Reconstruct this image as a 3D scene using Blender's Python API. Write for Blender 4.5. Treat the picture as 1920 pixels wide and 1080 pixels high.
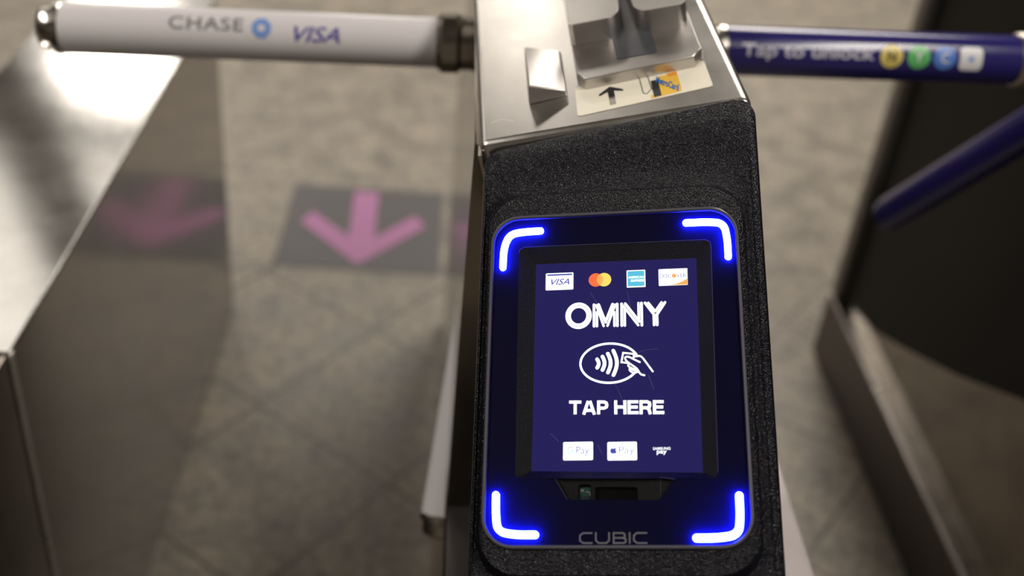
import bpy, bmesh, math, random
from mathutils import Vector, Matrix
from mathutils.geometry import tessellate_polygon
for o in list(bpy.data.objects): bpy.data.objects.remove(o)
SC = bpy.context.scene
COL = SC.collection

# ------------------------------------------------------------------ camera
cd = bpy.data.cameras.new('camera'); cam = bpy.data.objects.new('camera', cd); COL.objects.link(cam)
R = ((0.99565, -0.02418, 0.09002), (-0.06116, 0.55938, 0.82665), (0.07034, 0.82856, -0.55547))
m = Matrix.Identity(4)
for i in range(3):
    m[i][0] = R[0][i]; m[i][1] = R[1][i]; m[i][2] = -R[2][i]
m.translation = (0, 0, 1.4)
cam.matrix_world = m
cd.sensor_width = 36; cd.lens = 2068.2/1920*36; cd.clip_start = .02
cd.dof.use_dof = True; cd.dof.focus_distance = 0.70; cd.dof.aperture_fstop = 3.4
SC.camera = cam

# ------------------------------------------------------------------ light
SC.view_settings.view_transform = 'Standard'; SC.view_settings.look = 'None'
SC.view_settings.exposure = 0.2; SC.view_settings.gamma = 1; SC.view_settings.use_curve_mapping = False
w = bpy.data.worlds.new('world'); SC.world = w; w.use_nodes = True
w.node_tree.nodes['Background'].inputs[0].default_value = (1.0, .93, .84, 1)
w.node_tree.nodes['Background'].inputs[1].default_value = .25
def area(name, loc, size, power, col=(1, .93, .84), target=None):
    l = bpy.data.lights.new(name, 'AREA'); l.shape = 'RECTANGLE'; l.size, l.size_y = size; l.energy = power; l.color = col
    o = bpy.data.objects.new(name, l); COL.objects.link(o); o.location = loc
    if target: o.rotation_euler = (Vector(target)-Vector(loc)).to_track_quat('-Z', 'Y').to_euler()
    return o
area('overhead_light', (-.55, 5.4, 2.9), (.5, .8), 20)
area('overhead_light', (-2.15, 6.9, 2.9), (.6, .8), 32)
area('overhead_light', (-2.6, 8.2, 2.97), (3.6, 3.6), 24)  # added soft panel, stands in for bright ceiling mirrored by the steel tops
area('overhead_light', (-2.5, 4.2, 2.97), (2.4, 2.6), 24)  # added soft panel for the pale ceiling mirrored in the left cabinet top
area('overhead_light', (1.2, 5.2, 2.95), (.75, 5.0), 115)
area('overhead_light', (-1.9, .5, 2.95), (.3, 1.8), 36)  # added fill, brightens the label and white arm; no known lamp here
area('overhead_light', (1.1, -.2, 2.95), (.3, 1.6), 34)  # second added fill from above the rider, same purpose

# ------------------------------------------------------------------ materials
def mat(name, col=(.5,.5,.5), rough=.5, metal=0, emit=None, es=1, spec=.5):
    m = bpy.data.materials.new(name); m.use_nodes = True
    b = m.node_tree.nodes['Principled BSDF']
    b.inputs['Base Color'].default_value = (*col, 1); b.inputs['Roughness'].default_value = rough
    b.inputs['Metallic'].default_value = metal; b.inputs['Specular IOR Level'].default_value = spec
    if emit:
        b.inputs['Emission Color'].default_value = (*emit, 1); b.inputs['Emission Strength'].default_value = es
    return m
def nodes(m): return m.node_tree.nodes, m.node_tree.links, m.node_tree.nodes['Principled BSDF']
def tc(m, kind='Object', scale=(1,1,1), rot=(0,0,0)):
    N, L, b = nodes(m); t = N.new('ShaderNodeTexCoord'); mp = N.new('ShaderNodeMapping')
    mp.inputs['Scale'].default_value = scale; mp.inputs['Rotation'].default_value = rot
    L.new(t.outputs[kind], mp.inputs[0]); return mp.outputs[0]
def noise(m, vec, scale, detail=4, rough=.5):
    N, L, b = nodes(m); n = N.new('ShaderNodeTexNoise'); n.inputs['Scale'].default_value = scale
    n.inputs['Detail'].default_value = detail; n.inputs['Roughness'].default_value = rough; L.new(vec, n.inputs['Vector']); return n.outputs['Fac']
def ramp(m, fac, stops):
    N, L, b = nodes(m); r = N.new('ShaderNodeValToRGB'); e = r.color_ramp.elements
    while len(e) < len(stops): e.new(.5)
    for k, (p, c) in enumerate(stops): e[k].position = p; e[k].color = (*c, 1) if len(c) == 3 else c
    L.new(fac, r.inputs[0]); return r.outputs[0]
def mathn(m, op, a, b_=None, c=None):
    N, L, b = nodes(m); n = N.new('ShaderNodeMath'); n.operation = op
    for k, v in enumerate((a, b_, c)):
        if v is None: continue
        if isinstance(v, (int, float)): n.inputs[k].default_value = v
        else: L.new(v, n.inputs[k])
    return n.outputs[0]
def steel(name, col=(.60, .57, .54), rough=.26, brush=(1, 60, 60), bump=.03, smudge=.12, rng=None):
    m = mat(name, col, rough, 1); N, L, b = nodes(m)
    br = noise(m, tc(m, scale=brush), 40, 3); sm = noise(m, tc(m), 14, 5, .6)
    r = mathn(m, 'MULTIPLY_ADD', sm, smudge*2, rough-smudge)
    r = mathn(m, 'MULTIPLY_ADD', br, .08, r); L.new(r, b.inputs['Roughness'])
    bp = N.new('ShaderNodeBump'); bp.inputs['Strength'].default_value = bump; bp.inputs['Distance'].default_value = .001
    L.new(br, bp.inputs['Height']); L.new(bp.outputs[0], b.inputs['Normal'])
    lo = tuple(c*.82 for c in col)
    L.new(ramp(m, sm, [(.3, lo), (.65, col)]), b.inputs['Base Color'])
    return m
STEEL = steel('brushed_steel')
STEEL_TOP = steel('worn_steel_top', (.62, .59, .555), .27, (60, 1, 60), .04, .09)
STEEL_SIDE = steel('side_steel', (.225, .197, .165), .10, (1, 1, 20), .004, .04)
STEEL_SOFT = steel('cast_steel', (.60, .57, .545), .34, (3, 3, 3), .02, .06)
CHROME = steel('chrome', (.66, .62, .57), .16, (3, 3, 3), .02, .05)
BRONZE = steel('dull_collar', (.42, .38, .33), .28, (3, 3, 3), .02, .05)
KICK = steel('kick_steel', (.12, .10, .088), .36, (1, 1, 60), .02, .05)
BLACKPANEL = mat('black_panel', (.008, .007, .006), .5, spec=.12)
WHITE = mat('white_wrap', (.78, .75, .77), .22)
BLUE = mat('blue_wrap', (.026, .021, .15), .17)
def grain(name, base=(.010, .010, .012), scale=1100, strength=.75, rough=.33):
    m = mat(name, base, rough); N, L, b = nodes(m)
    v = N.new('ShaderNodeTexVoronoi'); v.inputs['Scale'].default_value = scale; v.feature = 'F1'
    L.new(tc(m), v.inputs['Vector'])
    n = noise(m, tc(m), scale*.9, 1)
    h = mathn(m, 'ADD', mathn(m, 'POWER', v.outputs['Distance'], 1.5), mathn(m, 'MULTIPLY', n, .9))
    bp = N.new('ShaderNodeBump'); bp.inputs['Strength'].default_value = strength; bp.inputs['Distance'].default_value = .0011
    L.new(h, bp.inputs['Height']); L.new(bp.outputs[0], b.inputs['Normal'])
    b.inputs['Specular IOR Level'].default_value = .32
    return m
PLASTIC = grain('grained_black_plastic', (.005, .005, .009), 1150, .62, .17)
RECESS = grain('recess_plastic', (.002, .002, .004), 1300, .25, .5)
BACK = mat('gloss_black_plate', (.003, .003, .036), .5, spec=.08)
TRIM = mat('smoked_trim', (.10, .095, .12), .25)
SCREEN = mat('screen_blue', (.004, .004, .01), .3, emit=(.0165, .0135, .088), es=1, spec=0)
SWHITE = mat('screen_white', (0, 0, 0), .3, emit=(.95, .96, 1), es=1.6)
def semit(name, c, es=1): return mat(name, (0, 0, 0), .3, emit=c, es=es)
SNAVY = semit('screen_navy', (.06, .07, .38)); SRED = semit('screen_red', (1, .16, .05)); SORANGE = semit('screen_orange', (1, .42, .10))
SYEL = semit('screen_yellow', (1, .72, .15)); SCYAN = semit('screen_cyan', (.10, .52, .72)); SGREY = semit('screen_grey', (.20, .20, .42))
SPINK = semit('screen_pink', (1, .45, .5)); SMINT = semit('screen_mint', (.4, .9, .85)); SLAV = semit('screen_lavender', (.28, .26, .58))
LED = mat('light_bar_diffuser', (.8, .9, .9), .4, emit=(.016, .026, 1), es=190)
GREYTXT = mat('grey_lettering', (.33, .32, .34), .5)
CREAM = mat('cream_label', (.90, .85, .71), .35)
INK = mat('black_ink', (.02, .02, .025), .4)
INKGREY = mat('faded_ink', (.34, .32, .28), .4)
CARDY = mat('card_yellow', (.90, .55, .06), .35); CARDB = mat('card_blue', (.03, .16, .50), .35); CARDO = mat('card_orange', (.85, .30, .03), .35)
DARKTAPE = mat('dark_tape', (.055, .058, .068), .38)
PCB = mat('circuit_green', (.01, .09, .075), .4); SOLDER = mat('solder', (.7, .7, .65), .3, 1)
MATGREY = mat('decal_grey', (.098, .094, .094), .45); MATPINK = mat('decal_pink', (.50, .19, .41), .45)
LT_BLUE = mat('print_blue', (.22, .36, .76), .25); NAVYINK = mat('print_navy', (.08, .06, .36), .25); PALETXT = mat('print_pale', (.62, .60, .72), .25)
GREYINK = mat('print_grey', (.22, .20, .21), .25)
PYEL = mat('print_yellow', (.75, .60, .16), .3); PGRN = mat('print_green', (.13, .52, .16), .3); PBLU = mat('print_midblue', (.10, .24, .68), .3); PWHT = mat('print_white', (.80, .80, .82), .3)

GLASS = bpy.data.materials.new('cover_glass'); GLASS.use_nodes = True
N_, L_ = GLASS.node_tree.nodes, GLASS.node_tree.links; N_.clear()
out = N_.new('ShaderNodeOutputMaterial'); mix = N_.new('ShaderNodeMixShader'); tr = N_.new('ShaderNodeBsdfTransparent'); gl = N_.new('ShaderNodeBsdfGlossy'); fr = N_.new('ShaderNodeFresnel')
gl.inputs['Roughness'].default_value = .08; fr.inputs[0].default_value = 1.45
L_.new(fr.outputs[0], mix.inputs[0]); L_.new(tr.outputs[0], mix.inputs[1]); L_.new(gl.outputs[0], mix.inputs[2]); L_.new(mix.outputs[0], out.inputs[0])

# floor: terrazzo tiles laid on the diagonal
FLOOR = mat('terrazzo_tiles', (.36, .33, .28), .42); N, L, b = nodes(FLOOR)
mp = tc(FLOOR, 'Object')
n1 = noise(FLOOR, mp, 11, 6, .62); n2 = noise(FLOOR, mp, 48, 4, .6); n3 = noise(FLOOR, mp, 260, 2, .6)
c1 = ramp(FLOOR, n1, [(.30, (.205, .19, .165)), (.50, (.33, .295, .245)), (.70, (.43, .375, .30))])
mx = N.new('ShaderNodeMix'); mx.data_type = 'RGBA'; mx.blend_type = 'MULTIPLY'; mx.inputs[0].default_value = .85
L.new(c1, mx.inputs[6]); L.new(ramp(FLOOR, mathn(FLOOR, 'MULTIPLY_ADD', n3, .3, mathn(FLOOR, 'MULTIPLY', n2, .75)), [(.38, (.45, .46, .49)), (.60, (1.12, 1.1, 1.06))]), mx.inputs[7])
rt = N.new('ShaderNodeVectorRotate'); rt.rotation_type = 'Z_AXIS'; rt.inputs['Angle'].default_value = -math.radians(52.6)
rt.inputs['Center'].default_value = (-.320, 1.633, 0); L.new(mp, rt.inputs['Vector'])
sp = N.new('ShaderNodeSeparateXYZ'); L.new(rt.outputs[0], sp.inputs[0])
def grout(comp, off):
    a = mathn(FLOOR, 'ADD', comp, off); a = mathn(FLOOR, 'DIVIDE', a, .328); a = mathn(FLOOR, 'FRACT', a); a = mathn(FLOOR, 'SUBTRACT', a, .5); a = mathn(FLOOR, 'ABSOLUTE', a)
    return mathn(FLOOR, 'GREATER_THAN', a, .5-.010)
g = mathn(FLOOR, 'MAXIMUM', grout(sp.outputs[0], .320), grout(sp.outputs[1], -1.633))
sx = N.new('ShaderNodeSeparateXYZ'); L.new(mp, sx.inputs[0])
near = mathn(FLOOR, 'LESS_THAN', sx.outputs[1], 2.12)
g = mathn(FLOOR, 'MULTIPLY', g, mathn(FLOOR, 'MULTIPLY_ADD', near, .75, .1))
mg = N.new('ShaderNodeMix'); mg.data_type = 'RGBA'; L.new(g, mg.inputs[0]); L.new(mx.outputs[2], mg.inputs[6]); mg.inputs[7].default_value = (.09, .078, .062, 1)
L.new(mg.outputs[2], b.inputs['Base Color']); L.new(mathn(FLOOR, 'MULTIPLY_ADD', n1, .25, .30), b.inputs['Roughness'])

# ------------------------------------------------------------------ helpers
def link(name, bm, mt, parent=None, smooth=False):
    bmesh.ops.remove_doubles(bm, verts=bm.verts, dist=1e-7)
    me = bpy.data.meshes.new(name); bm.to_mesh(me); bm.free()
    for x in (mt if isinstance(mt, (list, tuple)) else [mt]): me.materials.append(x)
    if smooth:
        for p in me.polygons: p.use_smooth = True
        try: me.set_sharp_from_angle(angle=math.radians(38))
        except Exception: pass
    o = bpy.data.objects.new(name, me); COL.objects.link(o)
    if parent: o.parent = parent
    return o
def tag(o, label=None, cat=None, group=None, kind=None):
    for k, v in (('label', label), ('category', cat), ('group', group), ('kind', kind)):
        if v: o[k] = v
    return o
def thing(name, label, cat, mw=None, group=None):
    o = bpy.data.objects.new(name, None); COL.objects.link(o); o.empty_display_size = .05
    if mw: o.matrix_world = mw
    return tag(o, label, cat, group)
def box(bm, a, b, mi=0):
    xs, ys, zs = zip(a, b)
    v = [bm.verts.new((xs[i], ys[j], zs[k])) for i in (0, 1) for j in (0, 1) for k in (0, 1)]
    for f in ((0,1,3,2), (4,6,7,5), (0,4,5,1), (2,3,7,6), (0,2,6,4), (1,5,7,3)):
        bm.faces.new([v[i] for i in f]).material_index = mi
    return v
def bevel(o, wd, seg=3, ang=30):
    md = o.modifiers.new('bevel', 'BEVEL'); md.width = wd; md.segments = seg; md.limit_method = 'ANGLE'; md.angle_limit = math.radians(ang)
    for p in o.data.polygons: p.use_smooth = True
    try: o.data.set_sharp_from_angle(angle=math.radians(60))
    except Exception: pass
    return o
def prism(bm, pts, z0, z1, holes=(), mi=0, f=None):
    """2D polygon (with holes) extruded from z0 to z1; f maps (x, y, z)."""
    f = f or (lambda x, y, z: (x, y, z))
    loops = [list(pts)]+[list(h) for h in holes]
    flat = [p for l in loops for p in l]
    tris = tessellate_polygon([[Vector((x, y, 0)) for x, y in l] for l in loops])
    bt = [bm.verts.new(f(x, y, z0)) for x, y in flat]; tp = [bm.verts.new(f(x, y, z1)) for x, y in flat]
    for t in tris:
        a, b_, c = [Vector(flat[i]) for i in t]
        if (b_-a).cross(c-a) < 0: t = t[::-1]
        try: bm.faces.new([tp[i] for i in t]).material_index = mi; bm.faces.new([bt[i] for i in t[::-1]]).material_index = mi
        except ValueError: pass
    k = 0
    for l in loops:
        n = len(l)
        for i in range(n):
            a, b_ = k+i, k+(i+1) % n
            try: bm.faces.new([bt[a], bt[b_], tp[b_], tp[a]]).material_index = mi
            except ValueError: pass
        k += n
def rrect(xl, xr, yb, yt, r, n=8, ytr=None):
    """rounded rectangle; ytr = height of the top right corner when the top edge slopes"""
    ytr = yt if ytr is None else ytr
    o = []
    for cx, cy, a0 in ((xr-r, ytr-r, 0), (xl+r, yt-r, 90), (xl+r, yb+r, 180), (xr-r, yb+r, 270)):
        for i in range(n+1):
            a = math.radians(a0+90*i/n); o.append((cx+r*math.cos(a), cy+r*math.sin(a)))
    return o
def mm(pts): return [(x/1000, y/1000) for x, y in pts]
def loft(bm, rings, cap0=False, cap1=False):
    vs = [[bm.verts.new(p) for p in r] for r in rings]; n = len(vs[0])
    for a, b_ in zip(vs, vs[1:]):
        for i in range(n): bm.faces.new([a[i], a[(i+1) % n], b_[(i+1) % n], b_[i]])
    if cap0: bm.faces.new(vs[0][::-1])
    if cap1: bm.faces.new(vs[-1])
def stroke(bm, pts, wd, z0, z1, rnd=False, closed=False, mi=0, f=None):
    """polyline of constant width, mitred, extruded"""
    P = [Vector(p) for p in pts]; n = len(P); Lf, Rt = [], []
    if closed: P = P+[P[0]]
    h = wd/2
    for i in range(len(P)):
        if closed: a = P[(i-1) % n]; c = P[(i+1) % n] if i < n else P[1]
        else: a = P[i-1] if i else None; c = P[i+1] if i < len(P)-1 else None
        d1 = (P[i]-a).normalized() if a is not None else None; d2 = (c-P[i]).normalized() if c is not None else None
        if d1 is None: d1 = d2
        if d2 is None: d2 = d1
        t = (d1+d2); t = t.normalized() if t.length > 1e-6 else d1
        nn = Vector((-t.y, t.x)); k = min(1/max(.35, nn.dot(Vector((-d1.y, d1.x)))), 2.4)
        Lf.append(P[i]+nn*h*k); Rt.append(P[i]-nn*h*k)
    f_ = f or (lambda x, y, z: (x, y, z))
    poly = None
    if closed:
        for i in range(n):
            prism(bm, [tuple(Rt[i]), tuple(Rt[i+1]), tuple(Lf[i+1]), tuple(Lf[i])], z0, z1, mi=mi, f=f)
        return
    poly = [tuple(p) for p in Rt]
    if rnd:
        d = (P[-1]-P[-2]).normalized(); a0 = math.atan2(d.y, d.x)-math.pi/2
        poly += [(P[-1].x+h*math.cos(a0+math.pi*i/8), P[-1].y+h*math.sin(a0+math.pi*i/8)) for i in range(1, 8)]
    poly += [tuple(p) for p in Lf[::-1]]
    if rnd:
        d = (P[0]-P[1]).normalized(); a0 = math.atan2(d.y, d.x)-math.pi/2
        poly += [(P[0].x+h*math.cos(a0+math.pi*i/8), P[0].y+h*math.sin(a0+math.pi*i/8)) for i in range(1, 8)]
    prism(bm, poly, z0, z1, mi=mi, f=f)
def arc(cx, cy, rx, ry, a0, a1, n=24): return [(cx+rx*math.cos(math.radians(a0+(a1-a0)*i/n)), cy+ry*math.sin(math.radians(a0+(a1-a0)*i/n))) for i in range(n+1)]
def smooth_path(pts, it=3):
    for _ in range(it):
        q = [pts[0]]
        for a, b_ in zip(pts, pts[1:]):
            q += [(a[0]*.75+b_[0]*.25, a[1]*.75+b_[1]*.25), (a[0]*.25+b_[0]*.75, a[1]*.25+b_[1]*.75)]
        pts = q+[pts[-1]]
    return pts
def glyphs(txt, shear=0, offset=0, spacing=1):
    """triangles of a line of lettering in the built-in font, normalised to capital height 1, starting at x=0"""
    cu = bpy.data.curves.new('lettering', 'FONT'); cu.body = txt; cu.shear = shear; cu.offset = offset; cu.space_character = spacing; cu.resolution_u = 6
    o = bpy.data.objects.new('lettering', cu); COL.objects.link(o)
    dg = bpy.context.evaluated_depsgraph_get(); dg.update(); me = o.evaluated_get(dg).to_mesh()
    me.calc_loop_triangles()
    V = [tuple(v.co[:2]) for v in me.vertices]; T = [tuple(t.vertices) for t in me.loop_triangles]
    o.evaluated_get(dg).to_mesh_clear(); bpy.data.objects.remove(o); bpy.data.curves.remove(cu)
    x0 = min(v[0] for v in V); y0 = min(v[1] for v in V); x1 = max(v[0] for v in V); y1 = max(v[1] for v in V)
    return [((v[0]-x0)/(x1-x0), (v[1]-y0)/(y1-y0)) for v in V], T
def lettering(bm, txt, x0, y0, x1, y1, z0, z1, mi=0, f=None, **k):
    V, T = glyphs(txt, **k); f = f or (lambda x, y, z: (x, y, z))
    tp = [bm.verts.new(f(x0+(x1-x0)*a, y0+(y1-y0)*b_, z1)) for a, b_ in V]
    for t in T:
        try: bm.faces.new([tp[i] for i in t]).material_index = mi
        except ValueError: pass
BOLD = {
 'T': (.86, [[(0, .89), (.86, .89)], [(.43, 1), (.43, 0)]]),
 'A': (1.0, [[(.12, -.02), (.44, .97)], [(.88, -.02), (.56, .97)], [(.25, .28), (.75, .28)]]),
 'P': (.80, [[(.12, 0), (.12, 1)], [(.12, .89), (.50, .89), (.66, .82), (.70, .67), (.66, .52), (.50, .44), (.12, .44)]]),
 'H': (.88, [[(.12, 0), (.12, 1)], [(.76, 0), (.76, 1)], [(.1, .52), (.78, .52)]]),
 'E': (.78, [[(.12, 0), (.12, 1)], [(.1, .89), (.76, .89)], [(.1, .51), (.72, .51)], [(.1, .11), (.78, .11)]]),
 'R': (.88, [[(.12, 0), (.12, 1)], [(.12, .89), (.54, .89), (.70, .82), (.73, .68), (.69, .53), (.54, .46), (.12, .46)], [(.5, .46), (.66, .36), (.70, .2), (.76, 0)]]),
 ' ': (.30, []),
}
def bold_text(bm, txt, x0, x1, y0, h, z0, z1, sw=.225, gap=.05, slope=0):
    tot = sum(BOLD[c][0] for c in txt)+gap*(len(txt)-1); k = (x1-x0)/tot; x = 0
    for c in txt:
        wd, st = BOLD[c]
        for s in st: stroke(bm, [(x0+(x+a)*k, y0+b_*h+slope*(x+a)*k) for a, b_ in s], sw*(k+h)/2, z0, z1)
        x += wd+gap
def bend(bm, f, step=.0015):
    """cuts a flat pattern into narrow strips and lays it round a tube"""
    ys = [v.co.y for v in bm.verts]; y = min(ys)+step
    while y < max(ys):
        bmesh.ops.bisect_plane(bm, geom=bm.verts[:]+bm.edges[:]+bm.faces[:], plane_co=(0, y, 0), plane_no=(0, 1, 0)); y += step
    for v in bm.verts: v.co = Vector(f(v.co.x, v.co.y, v.co.z))
    return bm
def tube_pts(c, ax, r0, prof):
    ax = ax.normalized(); u = ax.orthogonal().normalized(); v = ax.cross(u)
    return [[c+ax*t+(u*math.cos(2*math.pi*i/40)+v*math.sin(2*math.pi*i/40))*r for i in range(40)] for t, r in prof]
def lathe(name, p0, p1, prof, mt, parent, caps=(True, True)):
    """prof: (distance from p0, radius) pairs along p0->p1"""
    bm = bmesh.new(); p0 = Vector(p0); ax = Vector(p1)-p0
    loft(bm, tube_pts(p0, ax, 1, prof), caps[0], caps[1]); return link(name, bm, mt, parent, True)

# ------------------------------------------------------------------ floor
bm = bmesh.new(); box(bm, (-6, -2.5, -.05), (6, 12, 0)); tag(link('floor', bm, FLOOR), kind='structure')
WALLP = mat('tiled_wall_paint', (.34, .32, .29), .5); CEILP = mat('ceiling_paint', (.16, .15, .14), .7)
def shell(name, a, c, mt): bm = bmesh.new(); box(bm, a, c); tag(link(name, bm, mt), kind='structure')
shell('ceiling', (-6, -2.5, 3.0), (6, 12, 3.1), CEILP); shell('wall_left', (-6.1, -2.5, 0), (-6, 12, 3.0), WALLP); shell('wall_right', (6, -2.5, 0), (6.1, 12, 3.0), WALLP)
shell('wall_front', (-6, 12, 0), (6, 12.1, 3.0), WALLP); shell('wall_back', (-6, -2.6, 0), (6, -2.5, 3.0), WALLP)
bm = bmesh.new(); stroke(bm, [(-3.6, 7.9), (-.9, 2.95)], .26, 2.62, 3.0); tag(link('unseen_beam', bm, mat('dark_beam', (.22, .21, .20), .7)), kind='structure')  # unseen ceiling beam, placed for the dark band mirrored in the left top
# floor decal with arrow
dec = thing('floor_decal', 'grey square floor decal with a pink arrow pointing down the left lane', 'floor sign', Matrix.Translation((-.18, 2.313, 0)))
bm = bmesh.new(); prism(bm, rrect(-.190, .190, -.192, .192, .004), .0002, .0012); link('backing_sheet', bm, MATGREY, dec)
bm = bmesh.new()
ap = [(-.031, .170), (.031, .172), (.034, -.055), (.118, .068), (.152, .022), (.004, -.172), (-.146, .008), (-.118, .056), (-.030, -.058)]
ap = [(-.036, .172), (.024, .172), (.030, -.050), (.122, .068), (.150, .018), (.000, -.170), (-.152, .006), (-.128, .058), (-.030, -.050)]
prism(bm, ap, .0012, .0020); link('arrow', bm, MATPINK, dec)

# ------------------------------------------------------------------ tripod arms
def wrap(p0, p1, r):
    """maps (u along, v around, z outwards) on a tube; v = 0 faces the rider and up"""
    p0 = Vector(p0); ax = (Vector(p1)-p0).normalized()
    face = (Vector((0, 0, 1.4))-(p0+Vector(p1))/2); face = Vector((0, face.y, face.z)); face = (face-ax*face.dot(ax)).normalized(); side = ax.cross(face)
    if side.z < 0: side = -side
    def f(u, v, z):
        a = v/r; return tuple(p0+ax*u+(face*math.cos(a)+side*math.sin(a))*(r+z))
    return f
def arm(p0, p1, r, mt, parent, hub_len=.02, cap=.024, collar=True, cap_mat=None):
    """arm from hub p0 to free end p1: painted tube, collar at the hub, metal cap at the end"""
    Ln = (Vector(p1)-Vector(p0)).length; o = lathe('arm', p0, p1, [(0, r), (Ln-cap, r)], mt, parent)
    cm = cap_mat or CHROME
    lathe('end_cap', p0, p1, [(Ln-cap-.001, r*.96), (Ln-cap+.001, r*1.03), (Ln-cap*.7, r*1.03), (Ln-cap*.66, r*.88), (Ln-cap*.25, r*.88), (Ln-cap*.1, r*.8), (Ln, r*.6)], cm, o)
    return o

# ================================================================== central turnstile
CT = thing('turnstile', 'central stainless steel turnstile carrying the lit card reader and white arm', 'turnstile', Matrix.Identity(4))
bm = bmesh.new(); box(bm, (.022, .40, 0), (.345, 1.946, .683)); bevel(link('lower_cabinet', bm, STEEL_SIDE, CT), .006)
bm = bmesh.new(); box(bm, (.024, .402, .683), (.343, 1.944, .686)); link('cabinet_top', bm, steel('dull_top', (.34, .31, .31), .36, (60, 1, 60), .02, .04), CT)
bm = bmesh.new(); box(bm, (.0225, .71, .686), (.197, 1.6, 1.045)); link('column', bm, STEEL_SIDE, CT)
bm = bmesh.new(); box(bm, (.0145, .796, 0), (.0222, .812, .565)); link('edge_strip', bm, STEEL, CT)
# sloped steel console on top: frame with origin at its front left corner
TL = Vector((.024, .68, 1.06)); ex = (Vector((.204, .68, 1.11))-TL).normalized(); ey = Vector((0, 1, .04)).normalized(); en = ex.cross(ey).normalized()
CF = Matrix(((ex.x, ey.x, en.x, TL.x), (ex.y, ey.y, en.y, TL.y), (ex.z, ey.z, en.z, TL.z), (0, 0, 0, 1)))
def on_console(o): o.matrix_local = CF; return o
bm = bmesh.new(); prism(bm, mm([(0, 0), (186.5, -2.6), (184.5, 170), (182, 420), (-9, 420), (-4.5, 262)]), -.036, 0)
on_console(bevel(link('console_top', bm, STEEL_TOP, CT), .0065, 5))
bm = bmesh.new(); prism(bm, mm([(0, 0), (0, -1), (1, 36), (1, 40)]), 0, .001); bm.free()
bm = bmesh.new(); box(bm, (-.0015, -.004, -.058), (.0012, .010, -.006)); on_console(bevel(link('corner_bracket', bm, STEEL, CT), .0006, 2))
# swipe base plate and rails
bm = bmesh.new(); prism(bm, mm([(74, 62), (79, 52.5), (158, 58), (165.5, 69), (165.5, 400), (74, 400)]), 0, .009)
plate = on_console(bevel(link('swipe_plate', bm, STEEL_SOFT, CT), .0012, 2))
bm = bmesh.new(); prism(bm, rrect(104.5/1000, 134/1000, .0745, .399, .002), .009, .0094); o = link('dark_strip', bm, DARKTAPE, plate)
def rail(name, pts, z1, parent=CT):
    bm = bmesh.new(); prism(bm, mm(pts), .009, z1); return on_console(bevel(link(name, bm, STEEL_SOFT, parent), .0042, 5))
lr = [(73.5, 113), (77, 110.5)]+[(x, y) for x, y in arc(101, 127, 12, 16, -90, 0, 8)]+[(115, 160), (117, 330), (96, 330), (93, 200)]
rail('swipe_rail', lr, .026)
rr = arc(136, 126, 12, 14, 180, 270, 8)+arc(155, 121, 8, 9, -90, 0, 6)+[(164, 330), (124, 330), (122.5, 180)]
rail('swipe_rail', rr, .026)
# wedge-shaped button block
bm = bmesh.new()
vb = [bm.verts.new(p) for p in ((.037, .0455, 0), (.0652, .0485, 0), (.0652, .121, 0), (.0368, .121, 0), (.0392, .0462, .0145), (.0650, .0480, .0050), (.0642, .116, .0050), (.0388, .113, .0145))]
for f in ((3,2,1,0), (4,5,6,7), (0,1,5,4), (1,2,6,5), (2,3,7,6), (3,0,4,7)): bm.faces.new([vb[i] for i in f])
on_console(bevel(link('guide_block', bm, STEEL_SOFT, CT), .0012, 3))
# instruction label with arrow and card picture
def rquad(q, r):
    o = []; n = len(q)
    for i in range(n):
        p = Vector(q[i]); a = (Vector(q[i-1])-p).normalized()*r; c = (Vector(q[(i+1) % n])-p).normalized()*r
        for t in (0, .25, .5, .75, 1): o.append(tuple((p+a)*(1-t)**2+p*2*t*(1-t)+(p+c)*t*t))
    return o
bm = bmesh.new(); prism(bm, mm(rquad([(70.0, 15.2), (165.2, 25.3), (165.6, 66), (71.2, 60)], 3)), 0, .0004); lab = on_console(link('instruction_label', bm, CREAM, CT))
bm = bmesh.new(); z0, z1 = .0004, .0006
prism(bm, mm([(93.2, 40.5), (95.7, 50.8), (104.3, 43.8), (104.6, 40.6), (98.0, 43.2), (97.8, 34), (93.4, 33.4), (93.0, 42.6), (87, 37.6), (86.4, 40.8)][1:4]+[(104.3, 40.9), (98.1, 43.6), (98.0, 34.6), (93.6, 34.2), (93.6, 43.2), (87.4, 38.8), (87.2, 41.6)]), z0, z1)
for y, h in ((32.6, 1.0), (30.8, .9)): prism(bm, mm([(93.5, y), (97.9, y+.4), (97.8, y+.4+h), (93.5, y+h)]), z0, z1)
prism(bm, mm([(93.3, 23.0), (97.6, 23.4), (97.8, 30.2), (93.4, 29.8)]), z0, z1, mi=1)
link('arrow', bm, [INK, INKGREY], lab)
bm = bmesh.new(); Y0 = .0006
prism(bm, mm([(122.4, 27), (122.0, 22.0), (143.2, 25.6), (144.2, 30), (144.2, 54.5), (130, 53), (128.5, 27)]), z0, z1, mi=0)
prism(bm, mm([(124.2, 23.0), (129.4, 24.0), (130.0, 48.5), (124.8, 48.0)]), z1, z1+.0001, mi=1)
for a, c in (((117.6, 58), (117.6, 32)), ((117.6, 32), (119.6, 30)), ((119.6, 30), (124.0, 36)), ((123.6, 58), (124.0, 36))):
    stroke(bm, mm([a, c]), .0005, z1, z1+.0001, mi=1)
prism(bm, mm([(138, 50), (144.2, 51), (144.2, 56.4), (137, 55.2)]), z1, z1+.0001, mi=3)
def skew(x, y, z):  # lettering runs down to the right on the card
    return (.1280+x*.80+y*.10, .0440-x*1.10+y*1.0, z)
lettering(bm, 'MetroCard', 0, 0, .0175, .0110, z1, z1+.0002, mi=2, f=skew, shear=.3, offset=.03)
link('card_picture', bm, [CARDY, INK, CARDB, CARDO], lab)
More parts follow.
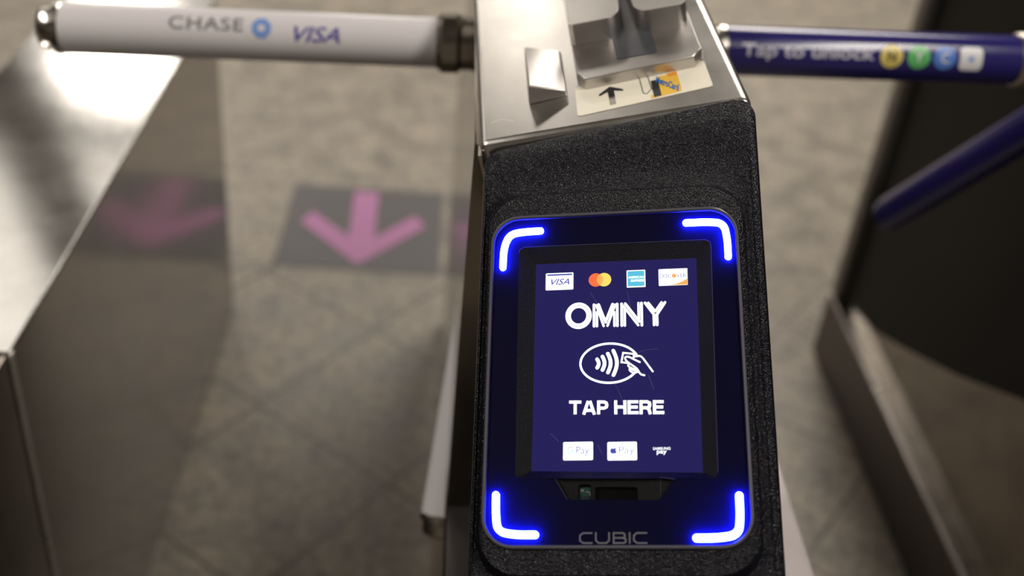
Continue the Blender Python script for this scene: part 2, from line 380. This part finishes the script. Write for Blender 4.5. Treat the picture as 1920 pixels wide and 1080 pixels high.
# scratch on the steel
bm = bmesh.new(); stroke(bm, mm(smooth_path([(9, 28), (16, 31), (22, 28), (25, 25)])), .0007, .00002, .00008)
on_console(link('scratch', bm, mat('scratch_bright', (.85, .84, .8), .35, .6), CT))
# white arms
HUBW = (.130, 1.05, .990)
a1 = arm(HUBW, (-.400, 1.05, .9695), .0247, WHITE, CT)
lathe('arm_collar', HUBW, (-.4, 1.05, .9695), [(.085, .0240), (.107, .0262), (.118, .0262), (.122, .0295), (.137, .0295), (.141, .0262), (.1425, .0250)], BRONZE, a1)
f = wrap(HUBW, (-.400, 1.05, .9695), .0247)
def sgn(f): return lambda x, y, z: f(HUBW[0]-x, y, z)   # x here is the world x along the bar
bm = bmesh.new(); lettering(bm, 'CHASE', -.270, .0030, -.199, .0165, 0, .0003, offset=.012, spacing=1.1)
link('lettering', bend(bm, sgn(f)), GREYINK, a1)
bm = bmesh.new(); cx, cy = -.1815, .0075
prism(bm, arc(cx, cy, .0098, .0108, 22.5, 382.5-45, 7), 0, .0003, holes=[[(cx-.0032, cy-.0032), (cx-.0032, cy+.0032), (cx+.0032, cy+.0032), (cx+.0032, cy-.0032)]])
link('octagon_emblem', bend(bm, sgn(f)), LT_BLUE, a1)
bm = bmesh.new(); lettering(bm, 'VISA', -.150, -.0045, -.106, .0105, 0, .0003, shear=.35, offset=.012)
link('lettering', bend(bm, sgn(f)), NAVYINK, a1)
hub = Vector(HUBW)
for sy in (-1, 1):
    pe = hub+Vector((-.213*.505, .612*.505*sy, -.75*.505)) if sy < 0 else hub+Vector((-.06, .29, -.35)); arm(tuple(hub+Vector((-.055 if sy < 0 else 0, 0, 0))), tuple(pe), .0240, WHITE, CT, cap=.022, cap_mat=BRONZE)

# ================================================================== card reader
RO = Vector((.11127, .52393, .99283)); RMx = ((0.9678, -0.0049, -0.2516), (-0.1372, 0.828, -0.5438), (0.2109, 0.5608, 0.8006))
RF = Matrix([[*RMx[i], RO[i]] for i in range(3)]+[[0, 0, 0, 1]])
CR = thing('card_reader', 'black contactless card reader with blue lit corners and screen on the central turnstile', 'card reader', RF)
# housing
def outer(i, r=12, z=0, d=0): return [(x/1000, y/1000, z/1000) for x, y in rrect(-88.5+i, 95-i, -146+i, 165-i-d, max(r-i, 3), 10, ytr=193-i-d)]
def bez(o, z, r=24): return [(x/1000, y/1000, z/1000) for x, y in rrect(-80.5-o, 82-0+o, -122-o, 124+o, r+o, 10)]
def rim(i, z, r=19): return [(x/1000, y/1000, z/1000) for x, y in rrect(-78.6+i, 78.8-i, -106+i, 107.5-i, r-i, 10)]
bm = bmesh.new()
mixr = lambda A, B, t, z: [(a[0]*(1-t)+c[0]*t, a[1]*(1-t)+c[1]*t, z/1000) for a, c in zip(A, B)]
oe, be = outer(3.2, 14, -9), bez(3.4, -8.8)
loft(bm, [outer(1, 12, -55, 30), outer(0, 12, -30, 10), outer(0, 12, -18), outer(.6, 14, -13), outer(1.8, 14, -10.2), oe, mixr(oe, be, .22, -8.5), mixr(oe, be, .42, -8.9), mixr(oe, be, .55, -9.8), mixr(oe, be, .75, -9.6), be,
          bez(2.6, -8.2), bez(1.0, -5.6), bez(-.4, -2.8), bez(-1.4, -1.8), rim(-.3, -1.4), rim(.2, -4)], True, False)
link('housing', bm, PLASTIC, CR, True)
# trim ring round the glass
def ringpts(i, z, r=19): return rim(i, z, r)
bm = bmesh.new(); loft(bm, [rim(0, -1.0), rim(.1, -.2), rim(.8, .3), rim(1.7, .1), rim(2.1, -.5), rim(2.2, -4)])
link('trim_ring', bm, TRIM, CR, True)
# back plate with window and notch
win = [(-60.4, 82), (-60, 84), (-57, 86), (58, 85.6), (61, 84), (61.5, 81), (59.6, -62), (59, -64.5), (57, -65.5), (35, -65.8), (26, -77.9), (-28, -77.2), (-35.2, -65.2), (-57, -64.5), (-59, -63.5), (-59.5, -61)]
plate_out = rrect(-76.5, 76.7, -103.8, 105.3, 17, 10)
bm = bmesh.new(); prism(bm, mm(plate_out), -.0032, -.0024, holes=[mm(win)]); link('back_plate', bm, BACK, CR)
# recess
bm = bmesh.new()
scr = [(-49.6, 75.2), (52.2, 74.8), (51.0, -61.4), (-49.9, -59.4)]
pts_o = [(-60.4, 86), (61.5, 85.6), (59.6, -65.5), (-59.5, -64.5)]
lf = lambda q, z: [(x/1000, y/1000, z/1000) for x, y in q]
loft(bm, [lf(rquad(pts_o, 3), -2.8), lf(rquad(scr, .6), -6.0), lf(rquad(scr, .6), -7)])
prism(bm, mm([(-38, -60), (36, -60), (29, -80), (-31, -80)]), -.0075, -.0062, holes=[mm(rquad([(-22, -67.5), (-14, -67.5), (-14, -79), (-22, -79)], 2.5)), mm(rquad([(-12, -69), (13, -69.5), (13, -79.5), (-12, -79)], 1.5))])
link('screen_recess', bm, RECESS, CR)
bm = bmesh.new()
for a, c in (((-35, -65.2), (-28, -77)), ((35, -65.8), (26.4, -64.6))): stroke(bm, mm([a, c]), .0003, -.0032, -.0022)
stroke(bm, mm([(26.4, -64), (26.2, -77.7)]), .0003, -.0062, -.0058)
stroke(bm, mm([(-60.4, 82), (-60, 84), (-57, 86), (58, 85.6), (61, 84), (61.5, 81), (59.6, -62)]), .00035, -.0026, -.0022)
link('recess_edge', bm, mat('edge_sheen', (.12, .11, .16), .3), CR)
sw = bm = bmesh.new(); box(bm, (-.024, -.081, -.0105), (.015, -.066, -.0095)); sens = link('sensor_window', bm, mat('sensor_black', (.003, .003, .003), .2), CR)
bm = bmesh.new(); box(bm, (-.0214, -.0795, -.0094), (-.0146, -.069, -.0086), 0)
for (x, y, w_, h_) in ((-.0206, -.0716, .0018, .0016), (-.0178, -.0720, .0024, .0007), (-.0156, -.0738, .0008, .0020), (-.0204, -.0765, .0008, .003), (-.0185, -.077, .003, .003)):
    box(bm, (x, y, -.0086), (x+w_, y+h_, -.0081), 1 if h_ < .0029 else 2)
link('circuit_board', bm, [PCB, SOLDER, INK], sens)
# screen and what it shows
bm = bmesh.new(); prism(bm, mm(scr), -.0070, -.0060); S = link('screen', bm, SCREEN, CR)
Z0, Z1 = -.0060, -.0058; Z2 = -.0056
def sobj(name, bm, mt): return link(name, bm, mt, S)
bm = bmesh.new(); prism(bm, mm(rrect(-43.1, -25.4, 56.8, 68.4, .6)), Z0, Z1)
prism(bm, mm([(-42.2, 66.6), (-26.2, 66.6), (-26.2, 67.6), (-42.2, 67.6)]), Z1, Z2, mi=1)
lettering(bm, 'VISA', -.0396, .0601, -.0279, .0643, Z1, Z2, mi=1, shear=.35, offset=.01); sobj('card_logo', bm, [SWHITE, SNAVY])
bm = bmesh.new(); cxa, cxb, cy, r = -11.1, -5.9, 62.6, 4.55
prism(bm, mm(arc(cxa, cy, r, r, 0, 352.5, 47)), Z0, Z1, mi=0); prism(bm, mm(arc(cxb, cy, r, r, 0, 352.5, 47)), Z0, Z1+.00005, mi=1)
an = math.degrees(math.acos((cxb-cxa)/2/r)); lens = arc(cxa, cy, r, r, -an, an, 16)+arc(cxb, cy, r, r, 180-an, 180+an, 16)[1:-1]
prism(bm, mm(lens), Z1, Z2, mi=2); sobj('card_logo', bm, [SRED, SYEL, SORANGE])
bm = bmesh.new(); prism(bm, mm(rrect(8.4, 20.1, 56.6, 68.2, .4)), Z0, Z1, mi=0); prism(bm, mm([(9, 57.3), (19.5, 57.3), (19.5, 67.6), (9, 67.6)]), Z1, Z1+.00005, mi=1)
lettering(bm, 'AMERICAN', .0093, .0625, .0192, .0641, Z1, Z2, mi=0, offset=.02); lettering(bm, 'EXPRESS', .0110, .0602, .0194, .0618, Z1, Z2, mi=0, offset=.03); sobj('card_logo', bm, [SWHITE, SCYAN])
bm = bmesh.new(); prism(bm, mm(rrect(28.4, 46.3, 56.9, 68.1, .4)), Z0, Z1)
prism(bm, mm([(34, 57.0), (46.2, 57.0), (46.2, 61.2), (43.0, 59.2), (39, 57.8)]), Z1, Z2, mi=1)
lettering(bm, 'DISC', .0292, .0620, .0365, .0646, Z1, Z2, mi=2); lettering(bm, 'VER', .0396, .0620, .0454, .0646, Z1, Z2, mi=2)
prism(bm, mm(arc(38.0, 63.3, 1.4, 1.4, 0, 337.5, 15)), Z1, Z2, mi=1); sobj('card_logo', bm, [SWHITE, SORANGE, SNAVY])
# large five-line lettering
def oc(x, y): px = 1050+x/9.143; py = 555+y/9.143; return ((-30.4+(px-1060)*.3333)/1000, (30.4+(615-.034*(px-1110)-py)*.355)/1000)
bm = bmesh.new(); q = lambda L_, w_=1.62: stroke(bm, [oc(*p) for p in L_], w_/1000, Z0, Z1, True)
c0 = oc(322, 340)
for r_ in (206, 156): stroke(bm, arc(c0[0], c0[1], r_/9.143*.000333, r_/9.143*.000355, 0, 352.5, 47), .00160, Z0, Z1, closed=True)
q([(588, 150), (588, 520)]); q([(638, 280), (638, 520)], 1.45); q([(630, 160), (752, 515)], 1.45); q([(668, 148), (786, 452)])
q([(908, 140), (790, 430)]); q([(950, 150), (818, 510)], 1.45); q([(936, 280), (936, 512)], 1.45); q([(986, 138), (986, 510)])
q([(1062, 135), (1062, 508)]); q([(1113, 215), (1113, 508)], 1.45); q([(1124, 132), (1358, 438)]); q([(1088, 170), (1340, 500)], 1.45)
q([(1350, 122), (1350, 400)], 1.45); q([(1401, 122), (1401, 502)])
q([(1462, 120), (1608, 318), (1608, 495)]); q([(1516, 120), (1628, 262)], 1.5); q([(1742, 112), (1636, 262)], 1.5); q([(1800, 112), (1659, 318), (1659, 495)])
sobj('brand_lettering', bm, SWHITE)
# contactless symbol: ellipse, waves, hand with card
def ic(x, y): return ((-21.2+((1080+x/12)-1087)*.3298)/1000, (20.5-((635+y/12)-642)*.343)/1000)
bm = bmesh.new()
stroke(bm, [ic(752+652*math.cos(math.radians(a)), 552-442*math.sin(math.radians(a))) for a in range(20, 327, 3)], .00130, Z0, Z1, True)
for x, y0_, y1_, bul in ((475, 460, 650, 36), (595, 402, 703, 46), (715, 340, 763, 62), (838, 275, 823, 78)):
    stroke(bm, [ic(x+bul*math.sin(math.pi*t/12), y0_+(y1_-y0_)*t/12) for t in range(13)], .0022, Z0, Z1, True)
def line(P, w_=.00105): stroke(bm, [ic(*p) for p in smooth_path(P, 2)], w_, Z0, Z1, True)
stroke(bm, [ic(*p) for p in ((1160, 562), (1016, 540), (1058, 330), (1298, 362), (1290, 440))], .00105, Z0, Z1, True)
line([(1330, 420), (1420, 405), (1480, 440), (1560, 555), (1705, 765)])
line([(1425, 550), (1290, 480), (1170, 415), (1095, 425), (1110, 500), (1200, 575), (1360, 690), (1400, 770), (1450, 830), (1520, 845)])
line([(1185, 580), (1160, 620), (1200, 660), (1290, 705), (1350, 705)]); line([(1210, 670), (1185, 715), (1235, 765), (1290, 790), (1350, 775), (1390, 760)], .0010); line([(1215, 690), (1280, 735), (1370, 738)], .0008)
sobj('contactless_symbol', bm, SWHITE)
bm = bmesh.new(); bold_text(bm, 'TAP HERE', -.0276, .0296, -.0248, .0086, Z0, Z1, sw=.21, gap=.05, slope=-.018); sobj('instruction_text', bm, SWHITE)
bm = bmesh.new(); prism(bm, mm(rrect(-31.0, -13.1, -53.1, -42.0, .8)), Z0, Z1)
def pc(x, y): return ((-31+((1050+x/8.727)-1056)*.3188)/1000, (-42.2-((820+y/8.727)-829)*.3235)/1000)
def pay(txt, x0, y0, x1, y1, mi, z0=Z1, z1=Z2, **k): a, c = pc(x0, y1), pc(x1, y0); lettering(bm, txt, a[0], a[1], c[0], c[1], z0, z1, mi=mi, **k)
g = lambda a0, a1: [pc(170+44*math.cos(math.radians(a)), 212-54*math.sin(math.radians(a))) for a in range(a0, a1+1, 10)]
stroke(bm, g(40, 160), .0006, Z1, Z2, mi=1); stroke(bm, g(160, 350)+[pc(214, 215), pc(172, 215)], .0006, Z1, Z2, mi=2)
pay('Pay', 268, 150, 478, 312, 3, offset=0); sobj('payment_badge', bm, [SWHITE, SPINK, SMINT, SGREY])
bm = bmesh.new(); prism(bm, mm(rrect(-4.5, 13.0, -53.5, -42.4, .8)), Z0, Z1)
apl = [(876, 196), (850, 186), (832, 198), (823, 225), (830, 255), (848, 275), (862, 276), (877, 269), (893, 276), (908, 273), (922, 256), (930, 243), (915, 230), (911, 212), (922, 192), (902, 184)]
prism(bm, [pc(*p) for p in apl][::-1], Z1, Z2, mi=1); prism(bm, [pc(*p) for p in ((878, 180), (880, 164), (898, 150), (897, 166))], Z1, Z2, mi=1)
pay('Pay', 965, 160, 1215, 312, 2, offset=-.004); sobj('payment_badge', bm, [SWHITE, SNAVY, SLAV])
bm = bmesh.new(); pay('SAMSUNG', 1515, 180, 1795, 224, 0, Z0, Z1, offset=.012); pay('pay', 1575, 236, 1735, 306, 0, Z0, Z1, offset=.015); sobj('payment_badge', bm, SWHITE)
# corner light bars, raised on the back plate
def light_bar(P):
    bm = bmesh.new(); stroke(bm, mm(smooth_path(P, 3)), .0043, -.0024, -.0007, True); return link('light_bar', bm, LED, CR)
light_bar([(-46.4, 96.6), (-58, 96.4), (-66.5, 95), (-70.2, 86), (-70.4, 72)])
light_bar([(46.6, 97.4), (60, 97.4), (70.2, 96), (71.8, 84), (71.7, 73)])
light_bar([(-70.3, -74.5), (-70.0, -87), (-68.5, -96), (-58, -97.8), (-46.5, -97.8)])
light_bar([(70.9, -76), (70.9, -88), (69.5, -98), (58, -99.8), (46, -99.8)])
# maker lettering on the plate
bm = bmesh.new(); z0, z1 = -.0024, -.0022; k = lambda L_: stroke(bm, mm(L_), .0009, z0, z1)
y0, y1, ym = -102.4, -96.7, -99.5
k([(-13.2, y1), (-18.6, y1), (-20.4, y1-1.4), (-20.4, y0+1.4), (-18.6, y0), (-13.2, y0)])
k([(-11.2, y1+.4), (-11.2, y0+1.5), (-9.6, y0), (-5.2, y0), (-3.6, y0+1.5), (-3.6, y1+.4)])
k([(-1.4, y1), (4.4, y1), (5.4, y1-.8), (5.4, ym+.6), (4.4, ym), (-.8, ym)]); k([(4.4, ym), (6.0, ym-.8), (6.0, y0+.8), (4.8, y0), (-1.0, y0), (-1.0, y1)])
k([(8.2, y0-.4), (8.2, y1+.4)]); k([(18.2, y1), (12.4, y1), (10.6, y1-1.4), (10.6, y0+1.4), (12.4, y0), (18.2, y0)])
link('maker_lettering', bm, GREYTXT, CR)
GSCR = mat('glass_scratch', (.16, .16, .24), .5)
for P in ([(-3, -1), (4, -14), (6, -22)], [(14, 11), (19, 13), (27, 13.5)], [(21, -3), (24, -12)], [(-14, 52), (-10, 45), (-9, 42)], [(9, 52), (11, 40)], [(-38, -38), (-33, -43)], [(-10, -45), (-7, -51)]):
    bm = bmesh.new(); stroke(bm, mm(smooth_path(P)), .00014, -.0002, -.00015); link('scratch', bm, GSCR, CR)
bm = bmesh.new(); prism(bm, mm(rrect(-76.4, 76.6, -103.7, 105.2, 17, 10)), -.0006, -.0002); link('cover_glass', bm, GLASS, CR)

# ================================================================== left turnstile
LT = thing('turnstile', 'turnstile at the left edge with a shiny flat steel top and dark side wall', 'turnstile', Matrix.Identity(4))
bm = bmesh.new(); box(bm, (-.665, .905, 0), (-.4235, 1.946, .679)); bevel(link('cabinet', bm, STEEL_SIDE, LT), .003)
bm = bmesh.new(); box(bm, (-.667, .897, .679), (-.4225, 1.947, .683)); bevel(link('cabinet_top', bm, steel('mirror_top', (.66, .645, .62), .09, (60, 1, 60), .01, .04), LT), .001, 2)
bm = bmesh.new(); box(bm, (-.4245, .893, 0), (-.4215, .905, .6795)); link('corner_strip', bm, STEEL, LT)
bm = bmesh.new(); box(bm, (-.667, .30, 0), (-.4235, .893, .683)); bevel(link('front_cabinet', bm, STEEL_SIDE, LT), .003)
bm = bmesh.new(); box(bm, (-.667, .40, .683), (-.500, .86, 1.03)); bevel(link('column', bm, STEEL_SIDE, LT), .004)

# ================================================================== right turnstile
RT = thing('turnstile', 'turnstile at the right edge with black side panel and navy blue arms', 'turnstile', Matrix.Identity(4))
bm = bmesh.new(); box(bm, (.862, .20, 0), (1.22, 1.92, 1.03)); bevel(link('cabinet', bm, STEEL_SIDE, RT), .004)
bm = bmesh.new(); box(bm, (.838, .20, 0), (.866, 1.924, .146)); link('kick_plate', bm, KICK, RT)
bm = bmesh.new(); box(bm, (.836, .20, .146), (.866, 1.926, .154)); bevel(link('kick_plate_trim', bm, STEEL, RT), .003)
bm = bmesh.new(); box(bm, (.838, 1.885, .158), (.866, 1.924, 1.03)); bevel(link('corner_post', bm, mat('post_paint', (.17, .15, .13), .4), RT), .006)
bm = bmesh.new(); pl = [(1.884, .160), (1.884, 1.02), (.22, 1.02), (.22, .80), (.80, .61), (1.217, .445), (1.388, .351), (1.578, .262), (1.718, .201)]
prism(bm, pl, 0, .004, f=lambda a, b_, z: (.8618-z, a, b_)); bmesh.ops.recalc_face_normals(bm, faces=bm.faces); link('side_panel', bm, BLACKPANEL, RT)
HB = (.760, 1.05, 1.022)
b1 = arm(HB, (.252, 1.05, .9985), .0248, BLUE, RT)
lathe('arm_collar', HB, (.252, 1.05, .9985), [(.14, .025), (.145, .0275), (.185, .0275), (.188, .0255)], BRONZE, b1)
f = wrap(HB, (.252, 1.05, .9985), .0248)
bx = lambda x, y, z: f(HB[0]-x, y, z)
bm = bmesh.new(); lettering(bm, 'Tap to unlock', .288, -.0080, .4215, .0085, 0, .0003, offset=.02); link('lettering', bend(bm, bx), PALETXT, b1)
for nm, cx, mt_, ch, cm in (('N', .4385, PYEL, 'N', INK), ('Y', .466, PGRN, 'Y', PWHT), ('C', .4925, PBLU, 'C', PWHT)):
    bm = bmesh.new(); prism(bm, arc(cx, 0, .0115, .0118, 0, 345, 23), 0, .0003); lettering(bm, ch, cx-.0042, -.005, cx+.0042, .005, .0003, .0006, mi=1, offset=.02); link('round_emblem', bend(bm, bx), [mt_, cm], b1)
bm = bmesh.new(); prism(bm, rrect(.5075, .5305, -.0118, .0118, .005), 0, .0003); prism(bm, arc(.519, 0, .0028, .0028, 0, 330, 11), .0003, .0006, mi=1); link('square_emblem', bend(bm, bx), [PWHT, LT_BLUE], b1)
hb = Vector(HB); d0 = Vector((-.15, .30, -.36))
DB = BLUE
e1 = Vector((.628, 1.36, .640)); lathe('arm', tuple(hb+Vector((-.02, 0, .035))), tuple(e1), [(0, .0247), ((e1-hb).length-.02, .0247), ((e1-hb).length-.006, .022), ((e1-hb).length, .014)], DB, RT)
e2 = hb+Vector((-.12, -.29, -.36)); lathe('arm', tuple(hb), tuple(e2), [(0, .0247), ((e2-hb).length-.02, .0247), ((e2-hb).length-.006, .022), ((e2-hb).length, .014)], DB, RT)
lathe('arm_hub', (.875, 1.05, 1.02), (.735, 1.05, 1.02), [(0, .055), (.09, .05), (.12, .04), (.14, .02)], STEEL_SOFT, RT)
